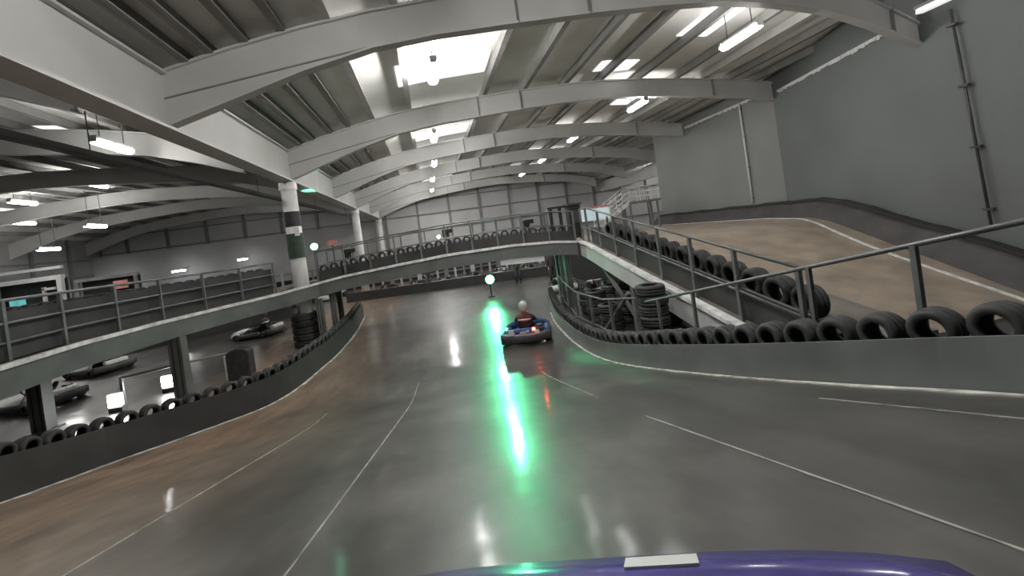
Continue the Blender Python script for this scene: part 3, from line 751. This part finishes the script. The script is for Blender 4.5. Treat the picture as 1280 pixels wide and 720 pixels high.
def standing_person(label,loc,rz,top_m,legs_m,hair_m,arm=0.):
    t=thing('person',label,'person',loc,rz)
    V=[];E=[]
    def add(p,r,par=None):
        V.append((Vector(p),r)); 
        if par is not None: E.append((par,len(V)-1))
        return len(V)-1
    pel=add((0,0,.95),(.15,.1)); ab=add((0,.01,1.1),(.14,.1),pel); ch=add((0,0,1.32),(.17,.11),ab); nk=add((0,0,1.5),.055,ch); hd=add((0,.02,1.6),(.075,.09),nk); add((0,.025,1.7),(.075,.09),hd)
    for s in (-1,1):
        hp=add((s*.1,0,.88),.085,pel); kn=add((s*.11,.03,.48),.06,hp); an=add((s*.12,0,.09),.042,kn); add((s*.13,.16,.045),.035,an)
        sh=add((s*.2,0,1.4),.06,ch); el=add((s*.26,-.02+arm*.1,1.1),.045,sh); wr=add((s*.25,.1+arm*.1,.88+arm*.25),.03,el)
        hand(V,E,wr,Vector((s*.25,.11+arm*.12,.86+arm*.25)),(0,.25+arm,-1+arm),(0,1,.2),.4*s)
    skin_body('body',V,E,M_SKIN,t)
    secs=[]
    for z,w,d in ((.86,.19,.14),(1.0,.18,.135),(1.12,.17,.13),(1.3,.21,.145),(1.4,.235,.13),(1.46,.14,.1),(1.5,.08,.075)):
        secs.append([(w*math.cos(a),d*math.sin(a),z) for a in [2*PI*k/16 for k in range(16)]])
    mb=MB(); mb.sweep(secs)
    for s in (-1,1): mb.tube([(s*.19,0,1.41),(s*.25,-.02+arm*.1,1.11),(s*.252,.08+arm*.1,.92+arm*.22)],[.085,.065,.05],12)
    mb.build('jacket',top_m,t,True,0,True)
    mb=MB()
    for s in (-1,1): mb.tube([(s*.09,0,.95),(s*.11,.03,.48),(s*.12,.01,.1)],[.115,.08,.065],12)
    mb.build('trousers',legs_m,t,True,0,True)
    mb=MB(); mb.ball((0,-.01,1.69),.11,14,10,(.9,1,1.0)); mb.build('hair',hair_m,t,True,0,True)
    mb=MB(); mb.ball((0,.115,1.63),.018,8,6,(.8,1,1.3)); mb.build('nose',M_SKIN,t,True,0,True)
    for s in (-1,1):
        mb=MB(); mb.sweep([[(s*.125+.05*math.cos(a),.06+.14*math.sin(a),z) for a in [2*PI*k/12 for k in range(12)]] for z in (0,.09)]); mb.build('shoe',M_BLACK,t,True,0,True)
    return t
# kart ahead
k0=make_kart(M_BLUE,'blue go-kart being driven away down the track ahead')
KP=(2.42,11.9,0); k0.location=KP; k0.rotation_euler=(0,0,math.radians(-16))
mb=MB(); mb.box((.26,-1.02,.46),(.07,.03,.06)); tlm=mb.build('tail_light',M_RED,k0,False,0,True)
mb=MB(); mb.box((-.36,-1.0,.40),(.14,.03,.14)); mb.build('number_plate',M_WHITE,k0,False,0,True)
mb=MB(); mb.box((.34,-1.0,.37),(.13,.03,.1)); mb.build('number_plate',M_WHITE,k0,False,0,True)
d0=seated_driver('kart driver in a pale helmet and dark red jacket on the blue kart ahead',M_MAROON)
d0.location=KP; d0.rotation_euler=k0.rotation_euler
# own kart, seen only at the bottom edge
ko=make_kart(M_PURP,'purple-blue go-kart the camera rides, its nose along the bottom edge',None,True)
mb=MB(); mb.box((.14,.89,.3555),(.16,.07,.008),0,-.22); mb.build('white_sticker',M_WHITE,ko,False,0,True)
yaw=math.radians(-20); th=math.atan(.25)
ko.rotation_mode='QUATERNION'
# parked and driven karts
kw=make_kart(M_WHITE,'white-nosed go-kart on the lower left track behind the white column',None,False,M_DKGREY)
kw.location=(-7.9,20.5,0); kw.rotation_euler=(0,0,math.radians(75))
d1=dup(d0,(-7.9,20.5,0),(0,0,math.radians(75)),'kart driver in dark clothes on the kart behind the white column')
for ch in d1.children:
    if ch.name.startswith('jacket'):
        ch.data=ch.data.copy(); ch.data.materials[0]=M_CLOTH
    if ch.name.startswith('helmet'):
        ch.data=ch.data.copy(); ch.data.materials[0]=M_DKGREY
kp=make_kart(M_DKGREY,'empty dark go-kart parked in the row beyond the bridge','karts parked beyond the bridge')
kp.location=(-1.3,29.4,0); kp.rotation_euler=(0,0,math.radians(160))
n=0
for i in range(13):
    x=-15.0+1.95*i
    if abs(x+1.2)<1.5 or abs(x+4.75)<1.1: continue
    y=30.6-.155*(i)+random.uniform(-.25,.25)
    if i<5: y=31.2+random.uniform(-.4,.4)
    src=kw if i%3==1 else kp
    dup(src,(x,y,0),(0,0,math.radians(163+random.uniform(-5,5))),'empty go-kart parked in the row beyond the bridge' if src is kp else 'empty white-nosed go-kart parked in the row beyond the bridge','karts parked beyond the bridge' if src is kp else 'white-nosed karts parked beyond the bridge')
kp['label']='empty go-kart parked in the row beyond the bridge'
dup(kw,(5.9,18.9,0),(0,0,math.radians(165)),'white-nosed go-kart parked in the dark under the right-hand ramp, left of its neighbour')
dup(kw,(6.7,16.4,0),(0,0,math.radians(172)),'white-nosed go-kart parked in the dark under the right-hand ramp, nearest the dark wall')
dup(kw,(-11.6,14.6,0),(0,0,math.radians(70)),'white-nosed go-kart on the lower track near the left edge')
dup(kw,(-12.6,18.4,0),(0,0,math.radians(65)),'white-nosed go-kart on the lower track under the left-hand bridge')

# ------------------------------------------------------------------ signals
def signal(name,label,x,y,z,m,r,face,arm):
    t=thing(name,label,'signal light',(x,y,0 if arm=='floor' else z))
    d=Vector(face).normalized(); Mx=Matrix.Translation((x,y,z))@d.to_track_quat('Z','Y').to_matrix().to_4x4()
    mb=MB(); mb.lathe([(0,.045),(r*.6,.035),(r,0),(r,-.02)],18,Mx); mb.build('lens',m,t,True)
    mb=MB(); mb.lathe([(r*1.02,.0),(r*1.15,.02),(r*1.25,-.02),(r*1.25,-.16),(0,-.16)],18,Mx); mb.build('housing',M_BLACK,t)
    mb=MB()
    if arm=='floor': mb.tube([(x,y+.14,0),(x,y+.14,z)],.035,8); mb.box((x,y+.14,.02),(.3,.3,.04))
    else: mb.tube([(x,y+.12,arm),(x,y+.12,z)],.03,8)
    mb.build('stand',M_DKGREY,t); return t
signal('signal_light','bright green signal light at the end of the track beyond the bridge',2.62,20.2,.86,M_GREEN,.2,(-.2,-1,.12),'floor')
signal('signal_light','pale green signal light on the left-hand bridge beside the column',-4.35,17.3,3.55,M_GREEN2,.13,(.1,-1,0),2.36)
t=thing('warning_sign','pale red sign on a post beside the pale green signal','sign',(-3.75,17.6,2.3))
MB().box((-3.75,17.6,3.62),(.34,.04,.2)).build('sign_board',M_PINK,t); MB().tube([(-3.75,17.64,2.36),(-3.75,17.64,3.6)],.025,8).build('post',M_DKGREY,t)
def lamp_obj(kind,loc,en,col,r,rot=None,spot=None):
    l=bpy.data.lights.new('lamp',kind); l.energy=en; l.color=col
    if kind!='AREA': l.shadow_soft_size=r
    if spot: l.spot_size=spot; l.spot_blend=.7
    o=bpy.data.objects.new('green_light_beam',l); C.objects.link(o); o.location=loc
    if rot is not None: o.rotation_euler=rot
    return o
gt=Vector((-.5,4.,.3))-Vector((2.58,19.9,.86))
lamp_obj('SPOT',(2.58,19.9,.86),900,(.12,1,.42),.1,gt.to_track_quat('-Z','Y').to_euler(),math.radians(36))
sp=Vector((-4.3,17.2,3.6)); tgt=Vector((-4.6,19.4,6.35))
o=lamp_obj('SPOT',tuple(sp),3200,(.2,1,.6),.05,(tgt-sp).to_track_quat('-Z','Y').to_euler(),math.radians(19))
lamp_obj('POINT',(2.62,19.75,1.2),14,(.12,1,.42),.08)  # point lamp added beside the green lens to give its bloom
for bx,by,lb in ((-7.6,13.35,'square white glowing panel added as a bright patch behind the left barrier, beside the bridge post'),(-8.2,12.3,'square white glowing panel added as a bright patch under the left-hand bridge, left of the bridge post')):
    t=thing('bright_square',lb,'lamp',(bx,by,0))  # lit panels put in for bright squares on the lower floor
    MB().box((bx,by,.3),(.3,.06,.3)).build('lens',M_LAMPS,t,False,.02); MB().box((bx,by+.07,.3),(.36,.08,.36)).build('housing',M_DKGREY,t)
    MB().box((bx,by+.07,.06),(.3,.2,.12)).build('foot',M_BLACK,t)
# marshal lights: T-shaped dark heads on posts
def marshal(x,y,z0,h,label,lit):
    t=thing('marshal_light',label,'signal light',(x,y,z0))
    MB().tube([(x,y,z0),(x,y,z0+h)],.045,10).build('post',M_BLACK,t,True)
    mb=MB(); mb.box((x,y,z0+h+.06),(.42,.2,.16)); mb.box((x-.12,y,z0+h-.1),(.16,.16,.2)); mb.build('head',M_BLACK,t,False,.02)
    if lit:
        mb=MB(); mb.ball((x-.36,y-.05,z0+h-.12),.065); mb.build('lens',M_LAMPS,t,True)
        MB().bar((x-.3,y,z0+h-.1),(x,y,z0+h),.03,.03).build('arm',M_BLACK,t)
marshal(.75,16.75,2.6,.78,'dark T-shaped marshal light with a lit lamp on the middle of the bridge',True)
marshal(3.95,16.2,2.52,.78,'dark T-shaped marshal light on the bridge left of the dark booth',False)
marshal(-3.1,17.4,2.36,.78,'dark T-shaped marshal light at the left end of the crossing bridge',False)
# booth
t=thing('marshal_booth','dark narrow booth on the bridge above its right-hand corner','booth',(5.9,16.2,2.4))
mb=MB(); mb.box((5.95,16.4,3.17),(.5,.5,1.2)); mb.build('cabinet',M_BLACK,t,False,.02)
mb=MB(); mb.box((5.95,16.4,3.82),(.6,.6,.08)); mb.build('cap',M_DKGREY,t)
mb=MB(); mb.box((5.95,16.13,3.3),(.34,.03,.5)); mb.build('door_panel',M_DKGREY,t)
mb=MB()
for x in (5.0,5.4): mb.box((x,16.45,3.2),(.12,.12,1.2))
mb.box((5.3,16.45,3.78),(.8,.1,.08)); mb.build('side_frame',M_BLACK,t)
mb=MB(); mb.box((5.95,16.4,2.5),(.4,.4,.14)); mb.build('plinth',M_DKGREY,t)
# board under the bridge
t=thing('sign_board','long blank white board hanging under the bridge','sign',(3.3,15.05,2.0))
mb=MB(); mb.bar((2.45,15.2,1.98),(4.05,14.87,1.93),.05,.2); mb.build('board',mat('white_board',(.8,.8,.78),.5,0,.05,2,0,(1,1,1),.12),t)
mb=MB(); 
for x,y in ((2.6,15.2),(3.9,14.93)): mb.tube([(x,y,1.98),(x,y,2.05)],.012,6)
mb.build('hangers',M_DKGREY,t)
# stairs and landing rail far right
t=thing('staircase','pale metal staircase with handrails beyond the end of the dark wall','staircase',(10.4,24.5,1.98))
S0=Vector((10.6,24.6,2.5)); S1=Vector((12.6,24.3,3.75))
mb=MB(); 
for dy in (0,.9): mb.bar(S0+Vector((0,dy,0)),S1+Vector((0,dy,0)),.06,.22)
mb.build('stringers',M_EDGE,t)
mb=MB()
for i in range(9):
    p=S0+(S1-S0)*(i/8); mb.box((p.x,p.y+.45,p.z),(.26,.9,.04))
mb.build('treads',M_POST,t)
mb=MB(); mb.box((13.7,24.75,3.72),(2.2,1.1,.1)); mb.build('landing',M_POST,t)
for dy in (0,.9):
    mb=MB()
    for h in (.35,.65,.95):
        mb.tube([S0+Vector((0,dy,h)),S1+Vector((0,dy,h)),S1+Vector((2.2,dy,h))],.025,6)
    for i in range(6):
        p=S0+(S1-S0)*(i/5)+Vector((0,dy,0)); mb.tube([p,p+Vector((0,0,.95))],.025,6)
    for x in (13.2,13.9,14.7): mb.tube([(x,S1.y+dy,S1.z),(x,S1.y+dy,S1.z+.95)],.025,6)
    mb.build('handrail',M_EDGE,t)
mb=MB()
for x,y in ((10.6,24.6),(12.7,24.4),(14.6,24.4),(14.6,25.2),(12.7,25.2),(10.6,25.4)): mb.bar((x,y,1.98),(x,y,2.5 if x<11 else 3.7),.1,.1)
mb.build('legs',M_POST,t)
t=thing('warning_sign','long pale screen with a red top bar beside the dark booth','sign',(9.0,22.6,2.0))
mb=MB(); mb.bar((8.6,23.4,3.35),(10.6,23.0,3.3),.06,.7); mb.build('board',mat('pale_screen',(.6,.7,.72),.4,0,.2,2,0,(.7,.9,1),.25),t)
mb=MB(); mb.bar((8.6,23.37,3.78),(10.6,22.97,3.73),.1,.1); mb.build('red_bar',M_PINK,t)
mb=MB(); mb.bar((8.8,23.4,2),(8.8,23.4,3.1),.1,.1); mb.bar((10.4,23.05,2),(10.4,23.05,3.1),.1,.1); mb.build('legs',M_DKGREY,t)
# people under the bridge
standing_person('person in a dark top standing under the right end of the bridge',(6.15,21.4,0),math.radians(190),mat('dark_plum_top',(.07,.045,.055),.8,0,.2,6),M_CLOTH,mat('fair_hair',(.4,.36,.3),.7,0,.2,20))
standing_person('person in a green top standing behind the white board',(4.7,23.5,0),math.radians(160),mat('green_top',(.05,.12,.07),.8,0,.2,6),M_CLOTH,mat('dark_hair',(.03,.025,.02),.7,0,.2,20),.5)
standing_person('person in black standing among the parked karts left of the green signal',(-.4,27.6,0),math.radians(200),M_CLOTH,M_DKGREY,M_BLACK,.3)
# far side of the track: barrier and paling fence
t=thing('barrier','low dark barrier across the far end of the track','barrier',(0,26.3,0))
rs=resample([(-5.5,27.6),(-2,26.9),(2,26.1),(5.5,25.2),(8,24.4)],.4)
ribbon(MB(),rs,0,.3,0,.5,lambda y:0.).build('padding',M_BELTL,t)
ribbon(MB(),rs,-.03,.33,.5,.56,lambda y:0.).build('top_rubber',M_DKGREY,t)
t=thing('paling_fence','row of pale upright palings behind the parked karts','fence',(0,33.5,0))
for i in range(46):
    x=-20+.7*i; MB().box((x,33.5,1.1),(.16 if i%3 else .34,.05,2.2)).build('paling',M_FARW if i%2 else M_POST,t)
MB().box((-4.2,33.55,2.1),(32,.06,.1)).build('top_rail',M_POST,t); MB().box((-4.2,33.55,.5),(32,.06,.1)).build('low_rail',M_POST,t)
t=thing('partition_screen','dark boarded screen behind the paling fence','partition',(-4,36,0))
MB().box((-6,36,.75),(40,.1,1.5)).build('boards',M_BLACK,t); MB().box((-6,35.95,1.52),(40,.14,.06)).build('capping',M_DKGREY,t)
for x in (-24,-14,-4,6,13): MB().box((x,36.12,.8),(.1,.12,1.6)).build('post',M_DKGREY,t)
# far left reception front
t=thing('kiosk','pale framed kiosk front with a dark opening at the far left','kiosk',(-27.8,35.5,0))
mb=MB()
for x in (-30,-26.0): mb.box((x,35.6,2.2),(.3,.3,4.4))
mb.box((-28,35.6,4.25),(4.4,.34,.3)); mb.box((-28,35.6,4.95),(4.4,.24,.2)); mb.box((-28,35.6,1.0),(4.2,.3,2.0)); mb.build('frame',M_WHITE,t)
MB().box((-28,36.2,3.1),(4,.1,2.2)).build('back_panel',M_BLACK,t)
MB().box((-28.9,35.9,2.7),(.9,.1,1.0)).build('teal_screen',M_TEAL,t)
mb=MB(); mb.box((-27.1,35.7,2.9),(.16,.2,1.5)); mb.box((-26.8,35.7,3.5),(.7,.2,.16)); mb.build('inner_post',M_WHITE,t)
t=thing('kiosk','second kiosk front with a red panel right of the pale one','kiosk',(-23.5,36,0))
mb=MB()
for x in (-25.3,-21.6): mb.box((x,36,1.9),(.2,.2,3.8))
mb.box((-23.4,36,3.75),(4,.26,.22)); mb.box((-23.4,36,.8),(3.9,.2,1.6)); mb.build('frame',M_POST,t)
MB().box((-23.4,36.4,2.7),(3.7,.1,1.9)).build('back_panel',M_BLACK,t)
MB().box((-22.6,36.0,3.1),(.9,.1,.6)).build('red_panel',M_PINK,t)
# sliver of white posts between
# ------------------------------------------------------------------ own kart placement
fw_=Vector((math.sin(math.radians(24)),math.cos(math.radians(24)),0)); nz=Vector((0,.25,1)).normalized()
fw_=(fw_-nz*fw_.dot(nz)).normalized(); rt=fw_.cross(nz)
noseP=Vector((.35,.99,0)); noseP.z=fz(noseP.y)+.012
org=noseP-fw_*1.06
R3=Matrix((rt,fw_,nz)).transposed()
ko.rotation_quaternion=R3.to_quaternion(); ko.location=org

# ------------------------------------------------------------------ camera, world, colour
F=520.; roll=math.radians(8); yw=math.radians(11.4)
fwd=Vector((math.sin(yw),math.cos(yw),0)); rgt=Vector((math.cos(yw),-math.sin(yw),0)); up=Vector((0,0,1))
cx=rgt*math.cos(roll)-up*math.sin(roll); cyv=rgt*math.sin(roll)+up*math.cos(roll)
cam=bpy.data.cameras.new('camera'); co=bpy.data.objects.new('camera',cam); C.objects.link(co)
Mc=Matrix((cx,cyv,-fwd)).transposed().to_4x4(); Mc.translation=(0,0,3.2); co.matrix_world=Mc
cam.sensor_width=36; cam.lens=36*F/1280; cam.shift_y=-75/1280; cam.clip_start=.02; cam.clip_end=200
bpy.context.scene.camera=co
wd=bpy.data.worlds.new('world'); bpy.context.scene.world=wd; wd.use_nodes=True
wd.node_tree.nodes['Background'].inputs[0].default_value=(.02,.02,.022,1); wd.node_tree.nodes['Background'].inputs[1].default_value=1
sc=bpy.context.scene
sc.view_settings.view_transform='Standard'; sc.view_settings.look='None'; sc.view_settings.exposure=.12; sc.view_settings.gamma=1
try: sc.view_settings.use_curve_mapping=False
except Exception: pass
